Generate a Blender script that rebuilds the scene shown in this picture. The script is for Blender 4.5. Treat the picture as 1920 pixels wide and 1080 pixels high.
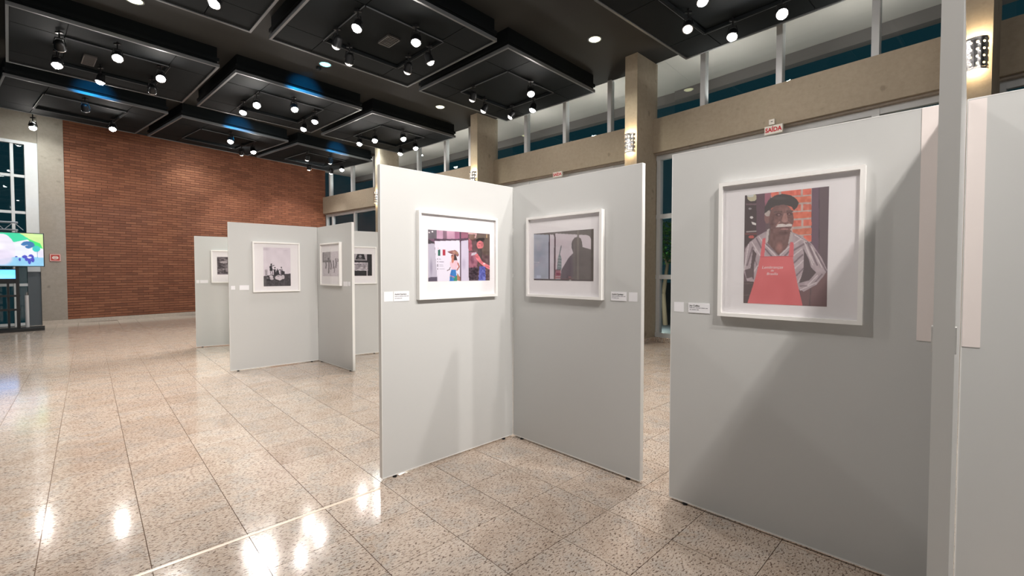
import bpy, math, random
import numpy as np
from mathutils import Vector, Matrix
R = math.radians
random.seed(7)
for o in list(bpy.data.objects): bpy.data.objects.remove(o)
S = bpy.context.scene
COL = S.collection

# ------------------------------------------------------------------ camera, world, exposure
FPX, CAMH, PITCH = 835.0, 1.457, math.atan(23.3 / 835.0)
cd = bpy.data.cameras.new('camera'); cam = bpy.data.objects.new('camera', cd); COL.objects.link(cam)
cd.sensor_width = 36.0; cd.lens = FPX / 1920.0 * 36.0
cd.shift_y = (532.3 - 540.0) / 1920.0
cam.location = (0, 0, CAMH); cam.rotation_euler = (R(90) - PITCH, 0, 0)
cd.clip_start = 0.02; cd.clip_end = 200
S.camera = cam
W = bpy.data.worlds.new('night'); S.world = W; W.use_nodes = True
W.node_tree.nodes['Background'].inputs[0].default_value = (0.10, 0.50, 0.66, 1)
W.node_tree.nodes['Background'].inputs[1].default_value = 0.026
vs = S.view_settings
vs.view_transform = 'Standard'; vs.look = 'None'; vs.gamma = 1.0; vs.exposure = 0.75
try: vs.use_curve_mapping = False
except Exception: pass
WARM, COOL, AMBER = (1.0, 0.94, 0.885), (0.90, 1.0, 0.96), (1.0, 0.62, 0.28)
SPOT_W = 165.0        # watts of one track spotlight
ZC, ZB = 5.70, 5.34   # upper ceiling, underside of the hung boxes

# ------------------------------------------------------------------ materials
def lin(c):
    return tuple((v / 255 / 12.92 if v / 255 <= 0.04045 else ((v / 255 + 0.055) / 1.055) ** 2.4) for v in c)
class NT:
    def __init__(s, name):
        s.m = bpy.data.materials.new(name); s.m.use_nodes = True; s.t = s.m.node_tree
        s.b = s.t.nodes['Principled BSDF']; s.out = s.t.nodes['Material Output']
    def n(s, typ, **kw):
        nd = s.t.nodes.new(typ)
        for k, v in kw.items(): setattr(nd, k, v)
        return nd
    def l(s, a, b): s.t.links.new(a, b)
    def noise(s, vec, scale, detail=3, rough=0.5):
        nd = s.n('ShaderNodeTexNoise'); nd.inputs['Scale'].default_value = scale
        nd.inputs['Detail'].default_value = detail; nd.inputs['Roughness'].default_value = rough
        if vec is not None: s.l(vec, nd.inputs['Vector'])
        return nd.outputs['Fac']
    def ramp(s, fac, stops):
        nd = s.n('ShaderNodeValToRGB'); e = nd.color_ramp.elements
        while len(e) > 1: e.remove(e[0])
        e[0].position, e[0].color = stops[0][0], (*stops[0][1], 1)
        for p, c in stops[1:]:
            q = e.new(p); q.color = (*c, 1)
        s.l(fac, nd.inputs['Fac']); return nd.outputs['Color']
    def mix(s, fac, a, b, mode='MIX'):
        nd = s.n('ShaderNodeMix', data_type='RGBA', blend_type=mode)
        if isinstance(fac, (int, float)): nd.inputs[0].default_value = fac
        else: s.l(fac, nd.inputs[0])
        for i, v in ((6, a), (7, b)):
            if isinstance(v, tuple): nd.inputs[i].default_value = (*v, 1)
            else: s.l(v, nd.inputs[i])
        return nd.outputs[2]
    def bump(s, h, strength=0.3, dist=0.01):
        nd = s.n('ShaderNodeBump'); nd.inputs['Strength'].default_value = strength; nd.inputs['Distance'].default_value = dist
        s.l(h, nd.inputs['Height']); s.l(nd.outputs['Normal'], s.b.inputs['Normal'])
    def obj(s):
        return s.n('ShaderNodeTexCoord').outputs['Object']
M = {}
def plain(name, col, rough=0.5, metal=0.0, var=0.06, scale=12, spec=0.5, bump=0.0):
    t = NT(name); c = lin(col)
    f = t.noise(t.obj(), scale, 4)
    t.l(t.mix(f, tuple(v * (1 - var) for v in c), tuple(min(1, v * (1 + var)) for v in c)), t.b.inputs['Base Color'])
    t.b.inputs['Roughness'].default_value = rough; t.b.inputs['Metallic'].default_value = metal
    t.b.inputs['Specular IOR Level'].default_value = spec
    if bump: t.bump(t.noise(t.obj(), scale * 20, 2), bump, 0.002)
    M[name] = t.m; return t.m
def emis(name, col, strength):
    t = NT(name)
    t.b.inputs['Base Color'].default_value = (0.8, 0.8, 0.8, 1)
    t.b.inputs['Emission Color'].default_value = (*col, 1); t.b.inputs['Emission Strength'].default_value = strength
    M[name] = t.m
plain('panel', (202, 203, 202), 0.42, var=0.012, scale=3, spec=0.4)
plain('panel_edge', (232, 232, 230), 0.4, var=0.01)
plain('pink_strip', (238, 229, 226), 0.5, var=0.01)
plain('frame_white', (244, 243, 241), 0.38, var=0.01)
plain('mat_board', (244, 243, 246), 0.8, var=0.008, scale=40)
plain('card', (240, 240, 244), 0.6, var=0.01)
plain('ink', (40, 38, 42), 0.7)
plain('grey_ink', (150, 148, 156), 0.7)
plain('dark_metal', (34, 35, 37), 0.45, 0.6)
plain('black_paint', (20, 21, 23), 0.5)
plain('chrome', (190, 190, 192), 0.22, 0.9)
plain('aluminium', (186, 190, 194), 0.38, 0.35)
plain('window_frame', (196, 199, 201), 0.4, 0.1)
plain('ceiling_dark', (20, 25, 28), 0.8, var=0.10, scale=1.5, bump=0.15, spec=0.15)
plain('ceiling_upper', (51, 51, 50), 0.8, var=0.12, scale=1.2, bump=0.15, spec=0.2)
plain('ceiling_trim', (96, 99, 102), 0.45, 0.1)
plain('grille', (96, 95, 94), 0.5, 0.2)
plain('grout', (118, 99, 85), 0.9, spec=0.1)
plain('pale_strip', (226, 204, 184), 0.3)
plain('sign_face', (226, 222, 214), 0.5)
plain('sign_red', (196, 26, 44), 0.5)
plain('alarm_red', (176, 52, 42), 0.45)
plain('soffit', (196, 192, 186), 0.8, var=0.08, scale=2)
plain('fascia', (128, 124, 122), 0.8, var=0.08, scale=2)
plain('asphalt', (40, 42, 46), 0.8)
plain('bark', (92, 76, 60), 0.9, scale=30)
plain('leaf', (58, 116, 48), 0.6, var=0.4, scale=9)
plain('mortar', (92, 64, 54), 0.9, var=0.15, scale=20)
plain('dark_plastic', (14, 16, 20), 0.3)
plain('skirting_stone', (176, 164, 152), 0.5, var=0.25, scale=30)
plain('dark_post', (70, 78, 84), 0.4)
plain('white_tube', (206, 204, 206), 0.35)
plain('neutral_off', (200, 200, 205), 0.15, 0.3)
emis('lens_warm', WARM, 165.0); emis('lens_cool', COOL, 165.0)
emis('down_white', (0.93, 1.0, 0.96), 60.0); emis('down_warm', (1.0, 1.0, 0.55), 4.0); emis('down_cyan', (0.12, 0.9, 1.0), 2.6)
emis('lens_dim', (1.0, 0.95, 0.9), 1.6)
emis('bulb', (1.0, 0.86, 0.62), 10.0)
emis('blue_led', (0.02, 0.35, 1.0), 1.3)

def granite():
    t = NT('granite'); oi = t.n('ShaderNodeObjectInfo')
    mp = t.n('ShaderNodeMapping'); t.l(t.obj(), mp.inputs['Vector'])
    mul = t.n('ShaderNodeMath', operation='MULTIPLY'); t.l(oi.outputs['Random'], mul.inputs[0]); mul.inputs[1].default_value = 37.0
    cmb = t.n('ShaderNodeCombineXYZ'); t.l(mul.outputs[0], cmb.inputs[0]); t.l(mul.outputs[0], cmb.inputs[1])
    t.l(cmb.outputs[0], mp.inputs['Location'])
    mp2 = t.n('ShaderNodeMapping'); mp2.inputs['Rotation'].default_value = (0, 0, R(35)); mp2.inputs['Scale'].default_value = (1.0, 2.3, 1)
    t.l(mp.outputs[0], mp2.inputs['Vector']); v = mp2.outputs[0]
    cloud = t.noise(mp.outputs[0], 4.5, 3)
    base = t.ramp(cloud, [(0.30, lin((190, 176, 163))), (0.5, lin((206, 195, 184))), (0.62, lin((190, 185, 179))), (0.75, lin((200, 181, 161)))])
    tone = t.mix(oi.outputs['Random'], lin((238, 230, 224)), lin((255, 250, 246)))
    base = t.mix(1.0, base, tone, 'MULTIPLY')
    mid = t.noise(v, 38, 4, 0.65)
    base = t.mix(t.ramp(mid, [(0.50, (0, 0, 0)), (0.63, (0.65,) * 3)]), base, lin((168, 146, 128)))
    fl = t.noise(v, 50, 2, 0.5)
    base = t.mix(t.ramp(fl, [(0.565, (0, 0, 0)), (0.62, (0.92,) * 3)]), base, lin((100, 80, 68)))
    lt = t.noise(v, 90, 2, 0.5)
    base = t.mix(t.ramp(lt, [(0.60, (0, 0, 0)), (0.68, (0.6,) * 3)]), base, lin((240, 232, 222)))
    t.l(base, t.b.inputs['Base Color'])
    t.b.inputs['Roughness'].default_value = 0.115; t.b.inputs['Specular IOR Level'].default_value = 0.55
    M['granite'] = t.m
granite()
def concrete(name, c1, c2, spots=True):
    t = NT(name); o = t.obj()
    b = t.mix(t.noise(o, 1.3, 5, 0.6), lin(c1), lin(c2))
    b = t.mix(t.ramp(t.noise(o, 14, 5, 0.7), [(0.4, (0, 0, 0)), (0.75, (0.35,) * 3)]), b, lin(tuple(v * 0.82 for v in c1)))
    if spots:
        b = t.mix(t.ramp(t.noise(o, 4.0, 2, 0.4), [(0.66, (0, 0, 0)), (0.72, (0.5,) * 3)]), b, lin(tuple(v * 0.72 for v in c1)))
    t.l(b, t.b.inputs['Base Color']); t.b.inputs['Roughness'].default_value = 0.85
    t.bump(t.noise(o, 45, 4), 0.25, 0.004); M[name] = t.m
concrete('concrete', (152, 140, 122), (170, 158, 140)); concrete('concrete_pier', (142, 133, 122), (160, 151, 141))
def brickmat():
    t = NT('brick'); g = t.n('ShaderNodeNewGeometry')
    c = t.ramp(g.outputs['Random Per Island'], [(0.0, lin((112, 68, 46))), (0.4, lin((130, 80, 55))), (0.75, lin((142, 92, 65))), (1.0, lin((120, 72, 49)))])
    c = t.mix(t.ramp(t.noise(t.obj(), 0.7, 3), [(0.35, (0, 0, 0)), (0.7, (0.4,) * 3)]), c, lin((106, 62, 43)))
    c = t.mix(t.ramp(t.noise(t.obj(), 60, 3), [(0.5, (0, 0, 0)), (0.8, (0.4,) * 3)]), c, lin((90, 46, 36)))
    t.l(c, t.b.inputs['Base Color']); t.b.inputs['Roughness'].default_value = 0.8; M['brick'] = t.m
brickmat()
def glassmat(name, tint, refl):
    t = NT(name); t.t.nodes.remove(t.b)
    tr = t.n('ShaderNodeBsdfTransparent'); tr.inputs[0].default_value = (*tint, 1)
    gl = t.n('ShaderNodeBsdfGlossy'); gl.inputs['Roughness'].default_value = 0.01
    fr = t.n('ShaderNodeLayerWeight'); fr.inputs[0].default_value = 0.5
    pw = t.n('ShaderNodeMath', operation='POWER'); pw.inputs[1].default_value = 5.0; t.l(fr.outputs['Facing'], pw.inputs[0])
    mu = t.n('ShaderNodeMath', operation='MULTIPLY_ADD'); mu.inputs[1].default_value = 0.96 * refl; mu.inputs[2].default_value = 0.04 * refl; t.l(pw.outputs[0], mu.inputs[0])
    mx = t.n('ShaderNodeMixShader'); t.l(mu.outputs[0], mx.inputs[0]); t.l(tr.outputs[0], mx.inputs[1]); t.l(gl.outputs[0], mx.inputs[2])
    t.l(mx.outputs[0], t.out.inputs[0]); M[name] = t.m
glassmat('glass_pane', (0.93, 0.955, 0.96), 0.8); glassmat('glass_picture', (0.99, 0.985, 0.985), 0.7)
def printmat(name, rough=0.6, emission=0.0):
    t = NT(name); a = t.n('ShaderNodeAttribute'); a.attribute_name = 'print'
    t.l(a.outputs['Color'], t.b.inputs['Base Color']); t.b.inputs['Roughness'].default_value = rough
    if emission:
        t.b.inputs['Base Color'].default_value = (0.02, 0.02, 0.02, 1); t.t.links.remove(t.b.inputs['Base Color'].links[0])
        t.l(a.outputs['Color'], t.b.inputs['Emission Color']); t.b.inputs['Emission Strength'].default_value = emission
    M[name] = t.m
printmat('photo_print'); printmat('screen_image', 0.3, 0.62)

# ------------------------------------------------------------------ mesh helpers
class MB:
    def __init__(s): s.v = []; s.f = []
    def add(s, v, f, mat=None):
        k = len(s.v)
        s.v += [tuple(mat @ Vector(p)) for p in v] if mat else list(v)
        s.f += [tuple(i + k for i in q) for q in f]; return s
    def box(s, x0, x1, y0, y1, z0, z1, mat=None):
        v = [(x0, y0, z0), (x1, y0, z0), (x1, y1, z0), (x0, y1, z0), (x0, y0, z1), (x1, y0, z1), (x1, y1, z1), (x0, y1, z1)]
        return s.add(v, [(3, 2, 1, 0), (4, 5, 6, 7), (0, 1, 5, 4), (1, 2, 6, 5), (2, 3, 7, 6), (3, 0, 4, 7)], mat)
    def prism(s, poly, z0, z1):
        n = len(poly)
        v = [(p[0], p[1], z0) for p in poly] + [(p[0], p[1], z1) for p in poly]
        return s.add(v, [tuple(range(n))[::-1], tuple(range(n, 2 * n))] + [(i, (i + 1) % n, n + (i + 1) % n, n + i) for i in range(n)])
    def tube(s, a, b, r, r2=None, n=10, cap=True):
        a, b = Vector(a), Vector(b); d = (b - a).normalized()
        x = d.orthogonal().normalized(); y = d.cross(x); r2 = r if r2 is None else r2
        v = []
        for p, q in ((a, r), (b, r2)):
            for i in range(n):
                t = 2 * math.pi * i / n; v.append(tuple(p + x * q * math.cos(t) + y * q * math.sin(t)))
        f = [(i, (i + 1) % n, n + (i + 1) % n, n + i) for i in range(n)]
        if cap: f += [tuple(range(n))[::-1], tuple(range(n, 2 * n))]
        return s.add(v, f)
    def lathe(s, prof, n=16):       # profile of (radius, z) about the z axis
        v = []
        for r, z in prof:
            for i in range(n):
                t = 2 * math.pi * i / n; v.append((r * math.cos(t), r * math.sin(t), z))
        f = []
        for k in range(len(prof) - 1):
            for i in range(n):
                f.append((k * n + i, k * n + (i + 1) % n, (k + 1) * n + (i + 1) % n, (k + 1) * n + i))
        return s.add(v, f)
    def frame(s, x0, x1, z0, z1, w, y0, y1):   # rectangular ring standing in the xz plane
        s.box(x0, x1, y0, y1, z0, z0 + w); s.box(x0, x1, y0, y1, z1 - w, z1)
        s.box(x0, x0 + w, y0, y1, z0 + w, z1 - w); return s.box(x1 - w, x1, y0, y1, z0 + w, z1 - w)
    def mesh(s, name, mat, smooth=False):
        me = bpy.data.meshes.new(name); me.from_pydata(s.v, [], s.f); me.update()
        me.materials.append(M[mat])
        if smooth: me.polygons.foreach_set('use_smooth', [True] * len(me.polygons))
        return me
    def build(s, name, mat, parent=None, smooth=False):
        return link(name, s.mesh(name, mat, smooth), parent)
def link(name, data, parent=None, loc=None, rot=None):
    o = bpy.data.objects.new(name, data); COL.objects.link(o)
    if parent: o.parent = parent
    if loc: o.location = loc
    if rot: o.rotation_euler = rot
    return o
def tag(o, label=None, cat=None, group=None, kind=None):
    if label: o['label'] = label
    if cat: o['category'] = cat
    if group: o['group'] = group
    if kind: o['kind'] = kind
    return o
def thing(name, label, cat, loc=(0, 0, 0), rz=0.0, group=None):
    return tag(link(name, None, None, loc, (0, 0, rz)), label, cat, group)
def struct(o): o['kind'] = 'structure'; return o
def text(name, body, size, mat, parent, loc, rot=(R(90), 0, 0), depth=0.0004, shear=0.0, align='LEFT', bold=0.0, sx=1.0):
    c = bpy.data.curves.new(name, 'FONT'); c.body = body; c.size = size; c.extrude = depth; c.shear = shear
    c.align_x = align; c.align_y = 'CENTER'; c.offset = bold; c.resolution_u = 3
    t = bpy.data.objects.new('tmp', c); COL.objects.link(t)
    me = bpy.data.meshes.new_from_object(t.evaluated_get(bpy.context.evaluated_depsgraph_get()))
    bpy.data.objects.remove(t); me.name = name; me.materials.clear(); me.materials.append(M[mat])
    o = link(name, me, parent, loc, rot); o.scale = (sx, 1, 1); return o

# ------------------------------------------------------------------ painter for flat prints (colour attribute on a fine grid)
class Canvas:
    def __init__(s, nx, ny, quad, base):
        s.nx, s.ny = nx, ny
        src = [(0, 0), (1, 0), (1, 1), (0, 1)]; A = []; b = []
        for (u, v), (x, y) in zip(src, quad):
            A += [[u, v, 1, 0, 0, 0, -x * u, -x * v], [0, 0, 0, u, v, 1, -y * u, -y * v]]; b += [x, y]
        h = np.append(np.linalg.solve(np.array(A, float), np.array(b, float)), 1).reshape(3, 3)
        u, v = np.meshgrid(np.linspace(0, 1, nx), np.linspace(0, 1, ny))
        w = h[2, 0] * u + h[2, 1] * v + 1
        s.X = (h[0, 0] * u + h[0, 1] * v + h[0, 2]) / w; s.Y = (h[1, 0] * u + h[1, 1] * v + h[1, 2]) / w
        s.c = np.empty((ny, nx, 3)); s.c[:] = base; s.rng = np.random.RandomState(3)
    def put(s, m, col, a=1.0):
        m = (m.astype(float) * a)[..., None]; s.c = s.c * (1 - m) + np.array(col, float) * m
    def inpoly(s, pts):
        m = np.zeros(s.X.shape, bool); j = len(pts) - 1
        for i in range(len(pts)):
            xi, yi = pts[i]; xj, yj = pts[j]
            if yi != yj:
                m ^= ((yi > s.Y) != (yj > s.Y)) & (s.X < (xj - xi) * (s.Y - yi) / (yj - yi) + xi)
            j = i
        return m
    def poly(s, pts, col, a=1.0): s.put(s.inpoly(pts), col, a)
    def rect(s, x0, y0, x1, y1, col, a=1.0): s.put((s.X >= x0) & (s.X <= x1) & (s.Y >= y0) & (s.Y <= y1), col, a)
    def ell(s, cx, cy, rx, ry, col, a=1.0, soft=0.0, ang=0.0):
        t = R(ang); dx, dy = s.X - cx, s.Y - cy
        x = dx * math.cos(t) + dy * math.sin(t); y = -dx * math.sin(t) + dy * math.cos(t)
        d = np.sqrt((x / rx) ** 2 + (y / ry) ** 2)
        s.put(np.clip((1 - d) / soft, 0, 1) if soft else d <= 1, col, a)
    def line(s, pts, w, col, a=1.0):
        m = np.zeros(s.X.shape, bool)
        for (x0, y0), (x1, y1) in zip(pts[:-1], pts[1:]):
            L = max(1e-6, (x1 - x0) ** 2 + (y1 - y0) ** 2)
            t = np.clip(((s.X - x0) * (x1 - x0) + (s.Y - y0) * (y1 - y0)) / L, 0, 1)
            m |= (s.X - x0 - t * (x1 - x0)) ** 2 + (s.Y - y0 - t * (y1 - y0)) ** 2 <= (w / 2) ** 2
        s.put(m, col, a)
    def field(s, cells):
        g = s.rng.rand(cells + 3, cells + 3); u = np.linspace(0, cells, s.nx); v = np.linspace(0, cells, s.ny)
        i = u.astype(int); j = v.astype(int); fu = (u - i)[None]; fv = (v - j)[:, None]
        fu = fu * fu * (3 - 2 * fu); fv = fv * fv * (3 - 2 * fv)
        return (g[np.ix_(j, i)] * (1 - fu) + g[np.ix_(j, i + 1)] * fu) * (1 - fv) + (g[np.ix_(j + 1, i)] * (1 - fu) + g[np.ix_(j + 1, i + 1)] * fu) * fv
    def grain(s, amt, cells, mask=None):
        f = (s.field(cells) - 0.5) * 2 * amt
        if mask is not None: f = f * mask
        s.c = s.c + f[..., None]
    def mesh(s, name, w, h, mat):
        nx, ny = s.nx, s.ny
        xs, zs = np.meshgrid(np.linspace(0, w, nx), np.linspace(h, 0, ny))
        co = np.zeros((ny, nx, 3)); co[..., 0] = xs; co[..., 2] = zs
        idx = np.arange(nx * ny).reshape(ny, nx)
        f = np.stack([idx[:-1, :-1], idx[1:, :-1], idx[1:, 1:], idx[:-1, 1:]], -1).reshape(-1, 4)
        me = bpy.data.meshes.new(name); me.from_pydata(co.reshape(-1, 3).tolist(), [], f.tolist()); me.update()
        at = me.attributes.new('print', 'FLOAT_COLOR', 'POINT')
        c = np.clip(s.c, 0, 255) / 255.0; c = np.where(c <= 0.04045, c / 12.92, ((c + 0.055) / 1.055) ** 2.4)
        a = np.ones((ny, nx, 4)); a[..., :3] = c; at.data.foreach_set('color', a.reshape(-1))
        me.materials.append(M[mat]); return me

def art_apron():      # man in a flat cap, striped shirt and red apron before a brick wall
    c = Canvas(170, 262, [(33, 95), (762, 18), (727, 1060), (10, 1025)], (100, 82, 88))
    c.poly([(20, 80), (135, 80), (130, 450), (10, 560)], (72, 62, 64))
    c.ell(95, 112, 42, 34, (196, 190, 160)); c.ell(80, 95, 30, 15, (210, 215, 215)); c.rect(40, 165, 135, 178, (110, 88, 96))
    c.ell(75, 210, 14, 8, (150, 145, 150)); c.ell(88, 286, 14, 11, (225, 220, 222)); c.poly([(85, 322), (125, 335), (128, 354), (95, 346)], (235, 232, 230))
    c.line([(45, 410), (132, 405)], 9, (170, 160, 160)); c.ell(85, 455, 24, 14, (196, 90, 84)); c.rect(30, 420, 130, 436, (140, 80, 80), 0.6)
    c.poly([(132, 78), (205, 70), (205, 430), (130, 440)], (98, 76, 86)); c.poly([(205, 70), (262, 66), (255, 110), (205, 190)], (160, 100, 118))
    c.poly([(258, 60), (614, 20), (600, 500), (258, 520)], (196, 172, 166))
    for k, y in enumerate((48, 112, 180, 246, 316, 390, 452, 520)):
        off = 0 if k % 2 else 95
        for x in range(60, 640, 190):
            x0, x1 = x + off, x + off + 172
            if x1 < 260 or x0 > 606: continue
            x0, x1 = max(x0, 260), min(x1, 606)
            t = lambda x: -(x - 430) * 0.06
            c.poly([(x0, y + t(x0)), (x1, y + t(x1)), (x1, y + 52 + t(x1)), (x0, y + 52 + t(x0))], (232 - 8 * (k % 3), 112 + 6 * (k % 2), 94))
    c.grain(16, 40, (c.X > 258) & (c.X < 610) & (c.Y < 500))
    c.poly([(612, 20), (676, 10), (660, 700), (604, 560)], (104, 84, 100)); c.poly([(674, 10), (770, 0), (740, 1070), (655, 1070)], (100, 86, 92))
    c.line([(676, 20), (668, 560)], 6, (78, 66, 74)); c.rect(10, 840, 120, 1070, (86, 74, 74)); c.line([(10, 860), (90, 856)], 5, (120, 100, 100)); c.line([(10, 960), (60, 956)], 5, (120, 104, 100))
    c.poly([(500, 920), (740, 760), (735, 1070), (510, 1070)], (116, 88, 90)); c.line([(590, 900), (580, 1060)], 8, (92, 76, 78))
    shirt = [(215, 405), (140, 445), (70, 500), (30, 560), (18, 760), (45, 838), (100, 840), (120, 1000), (470, 1000), (490, 905), (530, 930), (640, 870), (700, 800), (736, 745), (690, 640), (610, 520), (520, 450), (430, 410)]
    c.poly(shirt, (180, 164, 172)); mk = c.inpoly(shirt); c.grain(14, 26, mk)
    for (a, b, w, q) in [((60, 520), (20, 740), 9, 0), ((95, 545), (45, 700), 14, 1), ((120, 560), (60, 770), 8, 0), ((90, 500), (160, 620), 8, 0), ((130, 470), (175, 560), 14, 1), ((150, 452), (185, 500), 8, 0), ((110, 640), (150, 760), 8, 1), ((100, 760), (140, 700), 8, 0),
                         ((200, 520), (300, 625), 9, 0), ((205, 560), (260, 625), 14, 1), ((215, 520), (320, 610), 14, 1), ((410, 540), (330, 615), 9, 0), ((415, 575), (370, 622), 14, 1), ((445, 520), (520, 470), 9, 0), ((450, 570), (560, 505), 16, 1), ((445, 620), (520, 560), 9, 0), ((450, 680), (525, 610), 14, 1), ((455, 730), (530, 660), 9, 0), ((470, 790), (540, 720), 12, 1), ((480, 850), (520, 780), 8, 0),
                         ((540, 500), (620, 680), 10, 0), ((575, 520), (650, 700), 16, 1), ((560, 555), (610, 700), 8, 0), ((600, 540), (690, 720), 9, 0), ((640, 590), (725, 750), 14, 1), ((500, 460), (590, 520), 12, 1), ((460, 440), (560, 500), 8, 0), ((650, 790), (560, 880), 9, 0), ((690, 780), (620, 860), 12, 1), ((640, 850), (500, 915), 9, 0), ((560, 880), (500, 880), 10, 1)]:
        c.line([a, b], w, (222, 212, 216) if q == 0 else (122, 106, 114), 0.9)
    c.poly([(96, 560), (128, 600), (104, 700), (100, 825), (66, 770), (84, 660)], (92, 78, 82))
    c.poly([(535, 560), (575, 640), (596, 720), (640, 765), (580, 832), (492, 856), (530, 740)], (88, 76, 80)); c.poly([(25, 740), (90, 720), (95, 800), (40, 815)], (100, 86, 90))
    c.poly([(245, 380), (432, 400), (440, 470), (380, 560), (318, 612), (215, 500)], (116, 86, 84)); c.ell(325, 545, 38, 58, (172, 118, 112), 0.8, 0.7); c.grain(10, 34, c.inpoly([(245, 380), (432, 400), (318, 612), (215, 500)]))
    c.poly([(222, 392), (250, 380), (232, 500), (204, 508)], (206, 196, 196)); c.line([(246, 385), (232, 500)], 10, (104, 94, 92)); c.poly([(424, 410), (446, 430), (436, 490), (400, 520)], (190, 180, 182))
    c.ell(222, 288, 24, 52, (136, 100, 98)); c.ell(226, 248, 26, 30, (188, 176, 172)); c.ell(346, 300, 106, 132, (120, 88, 86))
    c.ell(270, 330, 40, 90, (92, 66, 66), 0.7, 0.8); c.ell(375, 215, 70, 30, (146, 106, 102), 0.8, 0.8); c.ell(360, 420, 60, 26, (92, 68, 68), 0.8, 0.6)
    c.ell(322, 262, 40, 17, (80, 58, 60), 0.9, 0.5); c.ell(418, 256, 34, 16, (80, 58, 60), 0.9, 0.5); c.line([(285, 240), (350, 238)], 9, (92, 74, 74)); c.line([(395, 232), (445, 232)], 9, (92, 74, 74)); c.ell(325, 264, 12, 6, (150, 120, 118)); c.ell(415, 258, 10, 6, (150, 120, 118))
    c.poly([(368, 250), (392, 250), (402, 318), (378, 332), (345, 322)], (168, 124, 118)); c.ell(300, 318, 30, 24, (142, 104, 100), 0.8, 0.7); c.line([(330, 325), (300, 360)], 7, (180, 138, 132)); c.line([(404, 322), (440, 352)], 6, (160, 120, 116))
    c.poly([(296, 372), (318, 345), (360, 342), (385, 350), (410, 340), (436, 346), (440, 362), (400, 366), (360, 370), (318, 372)], (222, 212, 210)); c.line([(335, 384), (410, 378)], 9, (96, 66, 68)); c.ell(372, 388, 36, 8, (168, 120, 120)); c.grain(9, 60, (c.X > 230) & (c.X < 450) & (c.Y > 190) & (c.Y < 430))
    c.poly([(198, 256), (202, 196), (236, 135), (296, 94), (360, 82), (430, 94), (478, 126), (499, 160), (484, 198), (456, 226), (438, 196), (370, 176), (300, 184), (248, 216)], (70, 65, 66)); c.ell(330, 120, 90, 22, (88, 82, 82), 0.7, 0.8)
    c.poly([(182, 470), (208, 462), (194, 632), (158, 634)], (226, 104, 112)); c.poly([(420, 500), (448, 500), (446, 632), (402, 632)], (226, 104, 112))
    ap = [(160, 628), (440, 622), (456, 740), (480, 870), (522, 1060), (40, 1040), (86, 900), (118, 800)]
    c.poly(ap, (226, 106, 110)); c.grain(6, 9, c.inpoly(ap)); c.line([(160, 628), (440, 622)], 8, (206, 88, 96))
    c.c = c.c * 0.82 + 44; return c  # haze of glare on the picture glass, lifted into the print colours
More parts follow.
